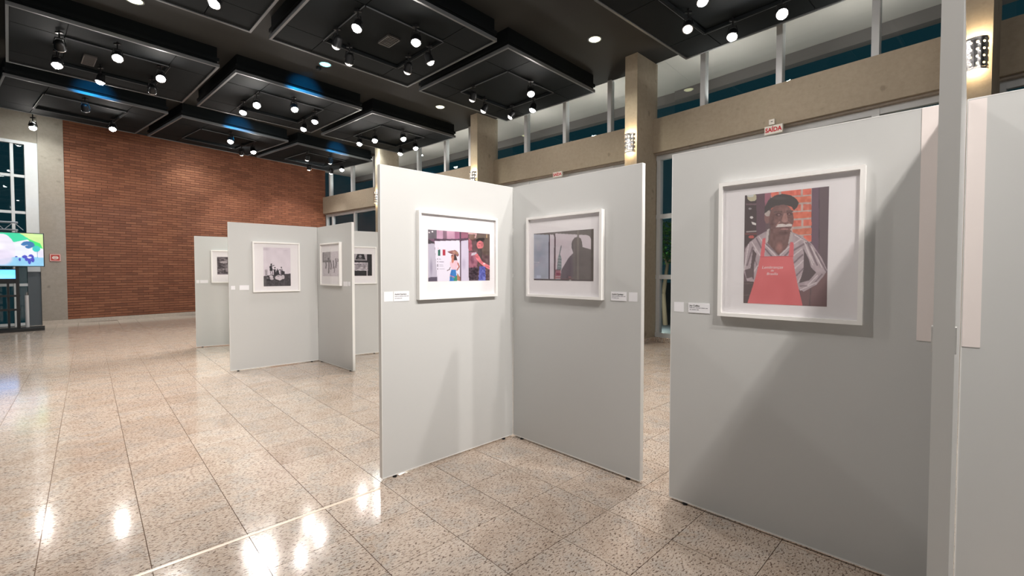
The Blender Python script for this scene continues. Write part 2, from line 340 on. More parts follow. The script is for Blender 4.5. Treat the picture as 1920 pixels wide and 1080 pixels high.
def art_doll():       # painted figure with flag on a white board, woman taking a picture
    c = Canvas(170, 112, [(82, 95), (1168, 182), (1165, 995), (82, 1008)], (116, 86, 108))
    c.poly([(82, 95), (240, 105), (240, 260), (82, 260)], (112, 106, 116)); c.ell(102, 148, 12, 12, (245, 240, 245)); c.ell(160, 136, 14, 14, (250, 245, 250)); c.ell(246, 115, 14, 10, (250, 245, 250))
    for x0, x1, q in ((235, 345, (196, 158, 184)), (345, 415, (130, 100, 120)), (415, 555, (200, 156, 182)), (555, 640, (170, 112, 146)), (662, 790, (150, 92, 116))): c.poly([(x0, 100), (x1, 100), (x1, 262), (x0, 262)], q)
    c.grain(16, 14, c.Y < 262); c.poly([(195, 255), (560, 268), (790, 248), (790, 300), (195, 300)], (80, 58, 78)); c.poly([(82, 262), (192, 322), (192, 345), (82, 345)], (64, 58, 66))
    c.poly([(82, 345), (195, 345), (242, 940), (82, 940)], (188, 184, 202)); c.ell(135, 760, 30, 190, (146, 140, 164), 0.8, 0.8); c.poly([(82, 935), (242, 930), (242, 1010), (82, 1010)], (92, 84, 102))
    c.poly([(195, 300), (640, 290), (642, 1004), (245, 1006)], (228, 225, 241)); c.poly([(660, 300), (790, 285), (797, 1000), (662, 1002)], (208, 202, 224)); c.ell(710, 700, 45, 130, (180, 172, 198), 0.7, 0.8)
    c.rect(255, 450, 295, 556, (28, 98, 84)); c.rect(335, 450, 384, 556, (176, 38, 64)); c.rect(250, 418, 272, 428, (220, 150, 160))
    for y, w in ((615, 30), (664, 80), (716, 60), (740, 70), (790, 90)): c.line([(278, y), (278 + w, y + 2)], 9, (170, 164, 186)); c.rect(240, y - 10, 256, y + 8, (96, 90, 108))
    c.poly([(420, 488), (480, 470), (560, 458), (610, 500), (625, 550), (600, 576), (560, 545), (500, 528), (470, 520)], (150, 96, 96)); c.ell(540, 500, 30, 26, (190, 150, 130), 0.7); c.line([(430, 490), (600, 560)], 8, (96, 60, 66)); c.ell(590, 510, 16, 20, (180, 170, 110), 0.6)
    c.poly([(525, 540), (570, 545), (596, 640), (500, 645), (498, 600)], (52, 32, 38)); c.ell(514, 578, 26, 46, (196, 128, 110)); c.ell(505, 560, 20, 10, (90, 50, 50)); c.poly([(495, 620), (540, 620), (530, 690), (488, 690)], (200, 124, 104))
    c.poly([(465, 655), (510, 690), (560, 640), (600, 650), (615, 700), (575, 800), (510, 810), (470, 740)], (238, 196, 212)); c.line([(605, 690), (628, 750), (588, 812)], 22, (176, 98, 84)); c.line([(470, 760), (455, 800), (418, 818)], 14, (92, 60, 66))
    c.poly([(490, 800), (570, 800), (585, 1004), (455, 1004), (465, 890)], (42, 122, 196)); c.line([(462, 905), (578, 948)], 12, (226, 130, 140)); c.line([(460, 930), (578, 972)], 9, (70, 160, 120)); c.poly([(545, 930), (590, 900), (590, 1004), (530, 1004)], (46, 140, 110)); c.poly([(590, 860), (640, 930), (640, 1004), (590, 990)], (176, 120, 96)); c.line([(500, 830), (480, 1000)], 9, (24, 88, 168))
    c.poly([(640, 140), (662, 140), (664, 1004), (642, 1004)], (78, 54, 74))
    c.poly([(790, 150), (1175, 180), (1175, 1010), (797, 1010)], (92, 68, 72)); c.ell(860, 235, 55, 48, (120, 92, 82)); c.line([(800, 165), (930, 180), (915, 240)], 26, (206, 164, 166)); c.poly([(793, 250), (850, 300), (860, 470), (793, 480)], (168, 96, 112)); c.grain(22, 22, c.X > 795)
    c.poly([(935, 190), (1175, 195), (1175, 560), (1060, 540), (1010, 450), (930, 300)], (98, 82, 74)); c.poly([(918, 285), (960, 250), (1060, 245), (1085, 262), (1060, 320), (940, 330)], (38, 28, 32)); c.rect(1110, 190, 1124, 250, (190, 160, 120))
    c.ell(998, 372, 60, 72, (216, 122, 128)); c.ell(1035, 360, 30, 60, (168, 88, 98), 0.8, 0.6); c.line([(955, 388), (990, 394)], 9, (150, 50, 70)); c.ell(990, 345, 18, 8, (120, 60, 70)); c.poly([(950, 440), (1030, 430), (1030, 640), (960, 620)], (70, 60, 60))
    c.poly([(797, 500), (930, 490), (960, 640), (930, 780), (797, 790)], (150, 92, 112)); c.poly([(850, 510), (930, 500), (935, 540), (840, 560)], (206, 200, 214)); c.ell(860, 640, 40, 90, (110, 62, 84), 0.9, 0.6)
    c.poly([(905, 540), (950, 520), (1000, 600), (1030, 660), (1168, 740), (1168, 808), (1080, 760), (980, 680), (920, 600)], (222, 122, 132)); c.line([(910, 560), (945, 590)], 8, (170, 80, 96)); c.ell(1068, 700, 20, 12, (240, 210, 214))
    c.poly([(797, 770), (960, 760), (970, 1010), (797, 1010)], (62, 46, 58)); c.poly([(985, 750), (1085, 750), (1095, 1000), (965, 1000)], (92, 100, 180)); c.grain(34, 40, (c.X > 797) & (c.Y > 740)); c.grain(20, 18, (c.X > 797) & (c.Y > 480)); return c
def art_window():     # man in silhouette at a vehicle window, tower outside
    c = Canvas(170, 112, [(55, 182), (1112, 78), (1112, 1005), (55, 992)], (112, 106, 104))
    c.poly([(55, 192), (318, 196), (318, 972), (55, 972)], (176, 184, 200)); c.ell(160, 560, 130, 180, (156, 168, 188), 0.7, 0.9); c.ell(110, 330, 120, 90, (194, 198, 208), 0.7, 0.9); c.line([(55, 674), (150, 680)], 9, (206, 210, 218)); c.poly([(100, 905), (180, 905), (180, 968), (100, 968)], (196, 206, 222)); c.poly([(55, 950), (318, 950), (318, 972), (55, 972)], (190, 196, 210))
    c.poly([(330, 190), (400, 195), (412, 230), (412, 972), (330, 972)], (218, 211, 220)); c.poly([(316, 190), (334, 190), (334, 972), (312, 972)], (68, 60, 70))
    c.poly([(432, 170), (1000, 190), (1045, 212), (1066, 262), (1072, 470), (900, 820), (530, 970), (432, 970)], (214, 206, 214)); c.poly([(405, 182), (422, 175), (436, 230), (436, 970), (405, 970), (412, 240)], (88, 74, 80))
    c.poly([(524, 400), (534, 376), (544, 400), (516, 530), (540, 600), (540, 800), (456, 800), (480, 600), (500, 520)], (128, 142, 146)); c.line([(536, 380), (508, 520)], 8, (110, 110, 118))
    for k in range(8): c.line([(478, 590 + 26 * k), (538, 602 + 26 * k)], 7, (104, 118, 118) if k % 2 else (170, 186, 188))
    c.poly([(440, 800), (530, 800), (530, 970), (420, 970), (436, 830)], (168, 112, 118)); c.rect(450, 800, 530, 816, (96, 84, 90)); c.rect(450, 860, 520, 900, (140, 66, 78)); c.line([(440, 925), (530, 925)], 9, (210, 190, 196)); c.rect(436, 965, 520, 982, (220, 214, 218))
    man = [(716, 408), (722, 330), (738, 280), (770, 240), (830, 222), (882, 248), (904, 310), (916, 402), (1000, 425), (1120, 455), (1120, 1010), (520, 980), (540, 805), (600, 735), (640, 660), (670, 590), (746, 512), (736, 462)]
    c.poly(man, (110, 103, 102)); c.poly([(716, 408), (722, 330), (745, 280), (752, 480), (736, 470)], (86, 80, 82)); c.poly([(670, 590), (746, 512), (752, 940), (530, 972), (545, 800)], (104, 94, 100)); c.poly([(816, 80), (850, 78), (850, 1005), (816, 1005)], (124, 118, 114)); c.ell(690, 935, 40, 20, (176, 120, 126), 0.7, 0.6); c.line([(540, 965), (760, 965)], 8, (130, 86, 92))
    c.poly([(55, 968), (420, 968), (1112, 985), (1112, 1010), (55, 996)], (84, 76, 78)); c.rect(680, 978, 716, 994, (190, 186, 184)); c.poly([(1066, 80), (1112, 76), (1112, 1005), (1070, 1005)], (106, 100, 96)); c.grain(5, 12); return c
def art_workers():    # figures with boulders under a pale sky, black and white
    c = Canvas(70, 106, [(258, 145), (812, 165), (808, 928), (268, 940)], (226, 219, 229)); c.ell(300, 180, 120, 50, (196, 188, 200), 0.8, 0.9); c.ell(720, 212, 60, 16, (206, 198, 210), 0.8, 0.9)
    c.poly([(258, 735), (400, 715), (700, 690), (820, 682), (820, 950), (258, 950)], (72, 68, 74)); c.grain(16, 26, c.Y > 735)
    c.rect(290, 600, 345, 720, (186, 178, 188)); c.line([(300, 620), (310, 720)], 9, (130, 124, 132)); c.line([(335, 620), (325, 720)], 9, (130, 124, 132))
    c.ell(423, 498, 17, 20, (50, 46, 54)); c.poly([(385, 545), (410, 515), (440, 525), (446, 630), (390, 632)], (44, 40, 48)); c.line([(440, 530), (478, 518)], 15, (54, 50, 58)); c.line([(410, 632), (412, 715)], 16, (120, 114, 124)); c.line([(442, 632), (446, 715)], 16, (96, 90, 100))
    c.ell(494, 565, 14, 18, (50, 46, 54)); c.poly([(470, 600), (510, 590), (520, 715), (470, 715)], (46, 42, 50)); c.line([(440, 610), (480, 610)], 15, (50, 46, 54)); c.ell(545, 602, 12, 16, (60, 56, 64)); c.poly([(520, 620), (570, 618), (585, 700), (520, 705)], (50, 46, 54))
    c.ell(626, 562, 13, 18, (70, 66, 72)); c.poly([(600, 600), (650, 592), (660, 715), (600, 715)], (150, 142, 152)); c.poly([(620, 620), (690, 640), (690, 720), (625, 715)], (56, 52, 60)); c.line([(572, 612), (610, 604)], 14, (60, 56, 64)); c.poly([(470, 690), (590, 690), (590, 730), (470, 730)], (52, 48, 54))
    c.ell(418, 745, 38, 24, (216, 208, 216)); c.ell(430, 785, 36, 26, (196, 188, 196)); c.ell(345, 770, 22, 16, (120, 114, 120)); c.ell(360, 815, 45, 20, (46, 42, 48)); c.ell(570, 770, 72, 56, (212, 204, 212)); c.ell(655, 752, 32, 44, (196, 188, 196)); c.ell(560, 735, 26, 12, (120, 112, 120), 0.8, 0.6); c.line([(505, 800), (590, 830), (670, 800)], 14, (40, 36, 42)); c.grain(5, 9); return c
def art_jump():
    c = Canvas(80, 54, [(103, 262), (440, 240), (440, 770), (103, 770)], (214, 208, 216)); c.poly([(103, 262), (272, 250), (272, 440), (103, 440)], (158, 152, 158)); c.grain(16, 22, (c.X < 272) & (c.Y < 440)); c.rect(103, 262, 122, 440, (90, 86, 92)); c.poly([(103, 436), (285, 430), (285, 475), (103, 475)], (104, 98, 104))
    for x, y0, y1, w in ((172, 470, 600, 26), (232, 390, 700, 26), (280, 480, 620, 24), (330, 440, 600, 24), (385, 410, 580, 26), (350, 560, 690, 14), (425, 400, 460, 16)): c.line([(x, y0), (x + 8, (y0 + y1) / 2), (x - 2, y1)], w, (112, 106, 114))
    c.ell(226, 398, 16, 16, (80, 76, 82)); c.ell(385, 405, 13, 16, (120, 114, 122)); c.grain(12, 30); return c
def art_posters():
    c = Canvas(80, 54, [(640, 300), (1168, 303), (1168, 760), (640, 762)], (38, 35, 40))
    for x in (660, 700, 745, 780, 820, 858): c.poly([(x, 295), (x + 20, 295), (x - 8, 765), (x - 26, 765)], (150, 145, 152) if x != 780 else (110, 106, 112), 0.8)
    c.poly([(905, 300), (1095, 300), (1095, 440), (905, 440)], (180, 174, 182)); c.poly([(945, 300), (1045, 300), (1070, 420), (915, 420)], (34, 32, 38)); c.ell(990, 350, 24, 24, (150, 146, 152)); c.ell(985, 395, 40, 16, (96, 92, 98))
    c.poly([(872, 480), (1102, 478), (1102, 655), (868, 655)], (186, 180, 188)); c.grain(46, 24, (c.X > 872) & (c.X < 1102) & (c.Y > 480) & (c.Y < 655))
    for y in (530, 570, 612): c.line([(905, y), (1065, y + 4)], 11, (92, 88, 94))
    c.rect(858, 655, 876, 765, (206, 200, 208)); c.rect(1082, 655, 1100, 765, (206, 200, 208)); c.rect(1106, 300, 1170, 765, (36, 33, 38)); c.grain(6, 20); return c
def art_crowd():
    c = Canvas(80, 54, [(478, 272), (900, 272), (900, 620), (485, 615)], (104, 97, 102)); c.grain(40, 10); c.grain(34, 22); c.grain(20, 44)
    c.ell(560, 375, 45, 22, (176, 168, 174)); c.ell(600, 520, 22, 60, (150, 142, 148), 0.8, 0.5); c.ell(760, 380, 50, 30, (164, 156, 162), 0.9, 0.4); c.ell(820, 500, 30, 80, (150, 142, 148), 0.8, 0.5); c.rect(478, 600, 900, 620, (150, 142, 150)); return c
def art_screen():
    c = Canvas(150, 86, [(-860, 290), (695, 318), (695, 838), (-860, 838)], (236, 238, 248)); c.poly([(-860, 280), (600, 280), (700, 330), (700, 560), (560, 520), (430, 410), (160, 460), (0, 330), (-860, 300)], (16, 214, 160))
    c.poly([(260, 300), (700, 325), (700, 560), (590, 520), (440, 400)], (206, 236, 150)); c.poly([(400, 390), (640, 470), (690, 560), (540, 520)], (30, 226, 110)); c.poly([(-860, 300), (-300, 300), (-420, 560), (-860, 640)], (206, 236, 150))
    c.ell(-40, 590, 235, 265, (236, 230, 244)); c.ell(-90, 560, 150, 170, (250, 248, 252), 0.8, 0.9); c.poly([(140, 700), (700, 690), (700, 845), (-860, 845), (-860, 720), (-260, 760)], (146, 206, 240)); c.ell(-40, 700, 215, 150, (228, 218, 240), 0.9, 0.3)
    for x, y, rx, ry in ((420, 470, 100, 30), (350, 490, 50, 22), (480, 500, 60, 40), (430, 530, 60, 26)): c.ell(x, y, rx, ry, (24, 112, 176))
    c.ell(570, 560, 70, 50, (30, 196, 190)); c.line([(585, 600), (585, 700)], 12, (60, 150, 190)); c.poly([(590, 610), (700, 560), (700, 700), (600, 700)], (232, 226, 244))
    for x, y, rx, ry in ((360, 690, 50, 26), (390, 730, 30, 30), (470, 690, 50, 40), (500, 740, 30, 40), (440, 760, 30, 50), (270, 735, 20, 26), (210, 690, 24, 10)): c.ell(x, y, rx, ry, (58, 66, 190))
    c.ell(440, 700, 40, 16, (230, 226, 246)); c.grain(6, 14); return c

# ------------------------------------------------------------------ setting: floor
def project(x, y, z):
    z -= CAMH; d = y * math.cos(PITCH) - z * math.sin(PITCH); u = y * math.sin(PITCH) + z * math.cos(PITCH)
    return (960 + FPX * x / d, 532.3 - FPX * u / d) if d > 0.1 else None
BAYS = [((-7.9, 18.72), (-4.29, 15.80), (0.49, 2.12, 3.61)), ((-4.08, 15.63), (-0.71, 12.68), (1.26, 2.64, 3.75)), ((-0.49, 12.46), (2.70, 9.48), (1.13, 2.38, 3.61)),
        ((2.90, 9.14), (5.81, 5.77), (0.98, 2.27, 3.52)), ((6.03, 5.60), (8.75, 1.80), (1.15, 2.4, 3.6))]
COLS = [((-4.47, 15.15), -39.5), ((-0.93, 12.04), -42.9), ((2.43, 8.74), -46.5), ((5.49, 5.16), -52.0)]
FLOOR = [(-16.5, 7.05), (-16.5, -4.0), (9.6, -4.0), (9.1, 1.5), (6.25, 5.5), (2.95, 9.3), (-0.6, 12.75), (-4.2, 15.85), (-7.9, 18.85)]
def inside(p, poly, grow=0.0):
    c = False; j = len(poly) - 1
    for i in range(len(poly)):
        (xi, yi), (xj, yj) = poly[i], poly[j]
        if (yi > p[1]) != (yj > p[1]) and p[0] < (xj - xi) * (p[1] - yi) / (yj - yi) + xi: c = not c
        j = i
    return c
floor = struct(MB().prism(FLOOR, -0.12, -0.004).build('floor', 'grout'))
T, U0, V0 = 0.4135, 1.125, 0.200
UX, VX = (-0.6896, 0.7242), (0.7242, 0.6896); TA = math.atan2(VX[1], VX[0])
h = T / 2 - 0.0019
tile = MB().box(-h, h, -h, h, -0.02, 0.0)
tile_me = tile.mesh('tile', 'granite')
cells = []
for i in range(-40, 60):
    for j in range(-60, 60):
        u, v = U0 + (i + .5) * T, V0 + (j + .5) * T
        x, y = UX[0] * u + VX[0] * v, UX[1] * u + VX[1] * v
        if not inside((x, y), FLOOR): continue
        p = project(x, y, 0) if y > 0.3 else None
        vis = p is not None and -60 < p[0] < 1980 and p[1] < 1150
        cells.append((0 if vis else 1, math.hypot(x, y), x, y))
cells.sort()
rest = MB(); Rz = Matrix.Rotation(TA, 4, 'Z')
for k, (a, d, x, y) in enumerate(cells):
    if k < 300:
        link('tile', tile_me, floor, (x, y, 0), (0, 0, TA))
    else: rest.add(tile.v, tile.f, Matrix.Translation((x, y, 0)) @ Rz)
tag(rest.build('tile_field', 'granite', floor), kind='stuff')
u = 2.752; st = MB()
a, b = [(UX[0] * u + VX[0] * v, UX[1] * u + VX[1] * v) for v in (-9.0, 1.40)]
n = (UX[0] * 0.011, UX[1] * 0.011)
st.prism([(a[0] - n[0], a[1] - n[1]), (b[0] - n[0], b[1] - n[1]), (b[0] + n[0], b[1] + n[1]), (a[0] + n[0], a[1] + n[1])], -0.01, 0.0012)
tag(st.build('joint_strip', 'pale_strip', floor), 'pale wide joint strip across the granite tiles')

# ------------------------------------------------------------------ setting: ceiling, end wall
CE = [(-16.5, 7.05), (-16.5, -4.0), (9.6, -4.0)]
for P, Q, ms in reversed(BAYS):
    L = math.hypot(Q[0] - P[0], Q[1] - P[1]); o = (-(Q[1] - P[1]) / L * .085, (Q[0] - P[0]) / L * .085)
    CE += [(Q[0] + o[0], Q[1] + o[1]), (P[0] + o[0], P[1] + o[1])]
struct(MB().prism(CE, ZC, ZC + 0.1).build('ceiling', 'ceiling_upper'))
EA = math.atan2(6.25, 4.6); EL = 7.76
wf = struct(link('wall_far', None, None, (-12.5, 12.5, 0), (0, 0, EA)))
MB().box(0, EL + .1, 0.012, 0.3, 0, ZC).build('mortar_bed', 'mortar', wf)
bk = MB(); pz, pl, j = 0.0775, 0.262, 0.014
rnd = random.Random(2)
z, row = 0.115, 0
while z + pz - j < ZC + 0.02:
    x = -(pl / 2) * (row % 2)
    while x < EL + 0.05:
        x0, x1 = max(0, x), min(EL + .08, x + pl - .006)
        if x1 - x0 > 0.02:
            y0 = rnd.uniform(-0.004, 0.003)
            bk.add([(x0, .03, z), (x1, .03, z), (x1, .03, z + pz - j), (x0, .03, z + pz - j), (x0, y0, z), (x1, y0, z), (x1, y0, z + pz - j), (x0, y0, z + pz - j)],
                   [(4, 5, 6, 7), (0, 1, 5, 4), (1, 2, 6, 5), (2, 3, 7, 6), (3, 0, 4, 7)])
        x += pl
    z += pz; row += 1
tag(bk.build('brick_field', 'brick', wf), 'red brick courses of the end wall', kind='stuff')
MB().box(-0.5, EL, -0.045, 0.01, 0, 0.105).build('skirting', 'skirting_stone', wf)
MB().box(-0.50, 0.0, -0.03, 0.3, 0, ZC).build('pier', 'concrete_pier', wf)
MB().box(-6.6, -0.50, 0.0, 0.3, 4.90, ZC).build('lintel', 'concrete_pier', wf)
w1 = struct(link('window_1', None, None, (-12.5, 12.5, 0), (0, 0, EA)))
MB().box(-0.74, -0.50, 0.0, 0.16, 1.45, 4.9).build('window_jamb', 'window_frame', w1); MB().box(-0.74, -0.50, 0.02, 0.16, 0.0, 1.45).build('door_post', 'dark_post', w1)
for x in (-0.965, -1.6, -2.25, -2.9, -3.6): MB().box(x - .03, x + .03, 0.02, 0.14, 0, 4.82).build('mullion', 'window_frame', w1)
for z in (0.05, 1.1, 2.05, 3.02, 3.98): MB().box(-4.5, -0.74, 0.03, 0.13, z - .035, z + .035).build('transom', 'window_frame', w1)
MB().box(-4.5, -0.74, 0.0, 0.16, 4.82, 4.90).build('head_rail', 'window_frame', w1)
xs = [-4.5, -3.6, -2.9, -2.25, -1.6, -0.965, -0.74]; zs = [0.05, 1.1, 2.05, 3.02, 3.98, 4.82]
for x0, x1 in zip(xs[:-1], xs[1:]):
    for z0, z1 in zip(zs[:-1], zs[1:]): MB().box(x0, x1, 0.07, 0.078, z0, z1).build('pane', 'glass_pane', w1)

# ------------------------------------------------------------------ right side: columns, beams, glazing, eave
def pane_bay(n, P, Q, ms, label):
    L = math.hypot(Q[0] - P[0], Q[1] - P[1]); a = math.atan2(Q[1] - P[1], Q[0] - P[0])
    bm = thing('concrete_beam', label, 'beam', (*P, 0), a)
    MB().box(-.12, L + .12, 0, 0.34, 3.87, 4.55).build('beam_body', 'concrete', bm)
    MB().box(-.1, L + .1, 0.06, 0.30, 3.835, 3.87).build('shadow_gap', 'concrete_pier', bm)
    w = struct(link('window_%d' % n, None, None, (*P, 0), (0, 0, a)))
    xs = [-.1, *ms, L + .1]
    for x in ms:
        MB().box(x - .045, x + .045, 0.02, 0.16, 4.55, ZC).build('mullion', 'window_frame', w)
        MB().box(x - .045, x + .045, 0.13, 0.24, 0.1, 3.84).build('mullion', 'window_frame', w)
    for x in (0.02, L - .02):
        MB().box(x - .04, x + .04, 0.13, 0.24, 0.1, 3.84).build('mullion', 'window_frame', w)
    for z0, z1 in ((3.74, 3.84), (2.54, 2.63), (1.30, 1.39), (0.10, 0.19)):
        MB().box(-.1, L + .1, 0.14, 0.23, z0, z1).build('transom', 'window_frame', w)
    for x0, x1 in zip(xs[:-1], xs[1:]):
        MB().box(x0, x1, 0.085, 0.093, 4.55, ZC).build('pane', 'glass_pane', w)
        for z0, z1 in ((0.14, 1.34), (1.34, 2.58), (2.58, 3.78)): MB().box(x0, x1, 0.18, 0.188, z0, z1).build('pane', 'glass_pane', w)
    MB().box(-.1, L + .1, 0.08, 0.30, 0, 0.10).build('skirting', 'granite', w)
BL = ['long concrete beam meeting the red brick wall', 'concrete beam over the windows behind the doll picture panel', 'concrete beam with the small exit sign above the corner of the joined panels',
      'concrete beam with the exit sign and switch box above the apron portrait panel', 'concrete beam beyond the column with the bright sconce']
for k, (P, Q, ms) in enumerate(BAYS): pane_bay(k + 2, P, Q, ms, BL[k])
CLAB = ['concrete column behind the edge of the doll picture panel', 'tan concrete column under the dark ceiling box with its sconce half hidden by the panel',
        'tan concrete column with a lit sconce above the silhouette picture panel', 'concrete column with the brightly glowing sconce beside the end panel']
for (fr, a), lb in zip(COLS, CLAB):
    t = thing('concrete_column', lb, 'column', (*fr, 0), R(a))
    MB().box(-0.27, 0, 0, 0.78, 0, ZC).build('shaft', 'concrete', t)
    MB().box(-0.285, 0.015, -0.015, 0.78, 0, 0.10).build('skirting', 'granite', t)
ev = MB(); fa = MB(); sl = []
for k, (P, Q, ms) in enumerate(BAYS):
    L = math.hypot(Q[0] - P[0], Q[1] - P[1]); m = Matrix.Translation((*P, k * .004)) @ Matrix.Rotation(math.atan2(Q[1] - P[1], Q[0] - P[0]), 4, 'Z')
    ev.box(-.5, L + .5, 0.095, 1.80, ZC + .02, ZC + .15, m); fa.box(-.55, L + .55, 1.75, 1.95, ZC - .20, ZC + .15, m)
for P, Q, ms in BAYS:
    L = math.hypot(Q[0] - P[0], Q[1] - P[1]); m = Matrix.Translation((*P, 0)) @ Matrix.Rotation(math.atan2(Q[1] - P[1], Q[0] - P[0]), 4, 'Z')
    for k in (0.25, 0.75):  # made-up lamps, hidden behind the beams, added to brighten the soffit
        t = thing('added_uplight', 'small added uplight out of view behind a beam, brightening the roof eave', 'light', tuple(m @ Vector((L * k, .42, 4.40))), math.atan2(Q[1] - P[1], Q[0] - P[0]), 'added uplights outside the high windows')
        MB().tube((0, 0, 0), (0, 0, .12), .05, .06, 12).build('fixture', 'dark_metal', t); MB().box(-.02, .02, -.09, 0, .02, .06).build('bracket', 'dark_metal', t)
        l = bpy.data.lights.new('eave_fill_light', 'SPOT'); l.energy = 30; l.spot_size = R(150); l.spot_blend = .6; l.color = (1, .95, .88); l.shadow_soft_size = .05
        link('eave_fill_light', l, t, (0, 0, .14), (R(180), 0, 0))
ea = thing('roof_eave', 'pale concrete roof eave outside the high windows', 'eave'); ev.build('soffit', 'soffit', ea); fa.build('fascia', 'fascia', ea)
struct(MB().prism([(-30, 60), (60, 60), (60, -6), (9.4, -6), (9.45, 1.4), (6.45, 5.7), (3.1, 9.55), (-0.4, 13.0), (-4.0, 16.1), (-7.9, 19.1), (-30, 30)], -0.25, -0.06).build('ground', 'asphalt'))

# sconces on the columns
def sconce(fr, a, lb):
    t = thing('wall_sconce', lb, 'sconce', (*fr, 3.78), R(a), 'perforated sconces on the columns')
    r, cx, Hs, rows, cols = 0.112, -0.135, 0.37, 4, 6
    m = MB(); dz = Hs / (rows + .6); z0 = dz * .3
    def pt(an, z, rr=r): return (cx + rr * math.cos(an), -rr * math.sin(an) - 0.012, z)
    da = math.pi / cols
    for i in range(cols):
        for k in range(rows):
            ac, zc = (i + .5) * da, z0 + (k + .5) * dz
            out = [pt(ac + sx * da / 2, zc + sz * dz / 2) for sx, sz in ((1, 0), (1, 1), (0, 1), (-1, 1), (-1, 0), (-1, -1), (0, -1), (1, -1))]
            inn = [pt(ac + math.cos(R(45) * q) * 0.014 / r, zc + math.sin(R(45) * q) * 0.014) for q in range(8)]
            m.add(out + inn, [(q, (q + 1) % 8, 8 + (q + 1) % 8, 8 + q) for q in range(8)])
        for za, zb in ((0, z0), (Hs - z0, Hs)):
            m.add([pt(i * da, za), pt((i + 1) * da, za), pt((i + 1) * da, zb), pt(i * da, zb)], [(0, 1, 2, 3)])
    m.build('perforated_shade', 'chrome', t)
    MB().box(cx - .025, cx + .025, -0.03, 0, 0.10, 0.27).build('lamp_holder', 'chrome', t)
    MB().tube((cx, -0.055, 0.10), (cx, -0.055, 0.27), 0.022).build('bulb', 'bulb', t)
    for zz, pw in ((0.33, 7.5), (0.03, 2.6)):
        l = bpy.data.lights.new('sconce_light', 'POINT'); l.energy = pw; l.color = (1.0, 0.76, 0.45); l.shadow_soft_size = 0.02
        link('sconce_light', l, t, (cx, -0.06, zz))
for (fr, a), lb in zip(COLS, ['sconce on the column behind the doll picture panel', 'sconce half hidden behind the joined panels', 'lit perforated sconce above the silhouette picture panel', 'brightly glowing perforated sconce beside the end panel']): sconce(fr, a, lb)

# exit signs, switch box, alarm sign
def exit_sign(P, Q, s, w, hgt, z, lb):
    a = math.atan2(Q[1] - P[1], Q[0] - P[0]); ux, uy = math.cos(a), math.sin(a)
    t = thing('exit_sign', lb, 'sign', (P[0] + ux * s, P[1] + uy * s, z), a)
    MB().box(0, w, -0.05, 0.0, 0, hgt).build('sign_box', 'sign_face', t)
    text('lettering', 'SAÍDA', hgt * 0.72, 'sign_red', t, (w / 2, -0.0515, hgt * 0.48), align='CENTER', bold=0.0035, sx=w / hgt * 0.45)
exit_sign(*BAYS[3][:2], 2.09, 0.27, 0.135, 3.735, 'white exit sign with red letters below the switch box on the beam')
exit_sign(*BAYS[2][:2], 2.09, 0.27, 0.125, 3.755, 'small white exit sign with red letters above the joined panels')
P, Q = BAYS[3][:2]; a = math.atan2(Q[1] - P[1], Q[0] - P[0])
t = thing('switch_box', 'small pale electrical box on the beam above the exit sign', 'switch', (P[0] + math.cos(a) * 2.15, P[1] + math.sin(a) * 2.15, 3.895), a)
MB().box(0, 0.085, -0.035, 0, 0, 0.085).build('box_body', 'sign_face', t); MB().box(0.03, 0.06, -0.038, -0.03, 0.04, 0.05).build('switch', 'ink', t)
t = thing('alarm_sign', 'red fire alarm box on the concrete pier beside the brick wall', 'sign', (-12.5 - .33 * math.cos(EA), 12.5 - .33 * math.sin(EA), 1.735), EA)
t.location += Vector((0.81, -0.59, 0)) * 0.03
MB().box(0, .215, -.03, 0, 0, .20).build('plate', 'alarm_red', t)
MB().frame(0.008, .207, 0.008, .192, .010, -.036, -.03).build('border', 'sign_face', t)
e = MB(); k = 20
e.add([(0.107 + .062 * math.cos(2 * math.pi * i / k) * f, -.034, .1 + .045 * math.sin(2 * math.pi * i / k) * f) for f in (1, .72) for i in range(k)], [(i, (i + 1) % k, k + (i + 1) % k, k + i) for i in range(k)])
e.box(0.07, 0.145, -.035, -.03, .088, .112); e.build('emblem', 'sign_face', t)

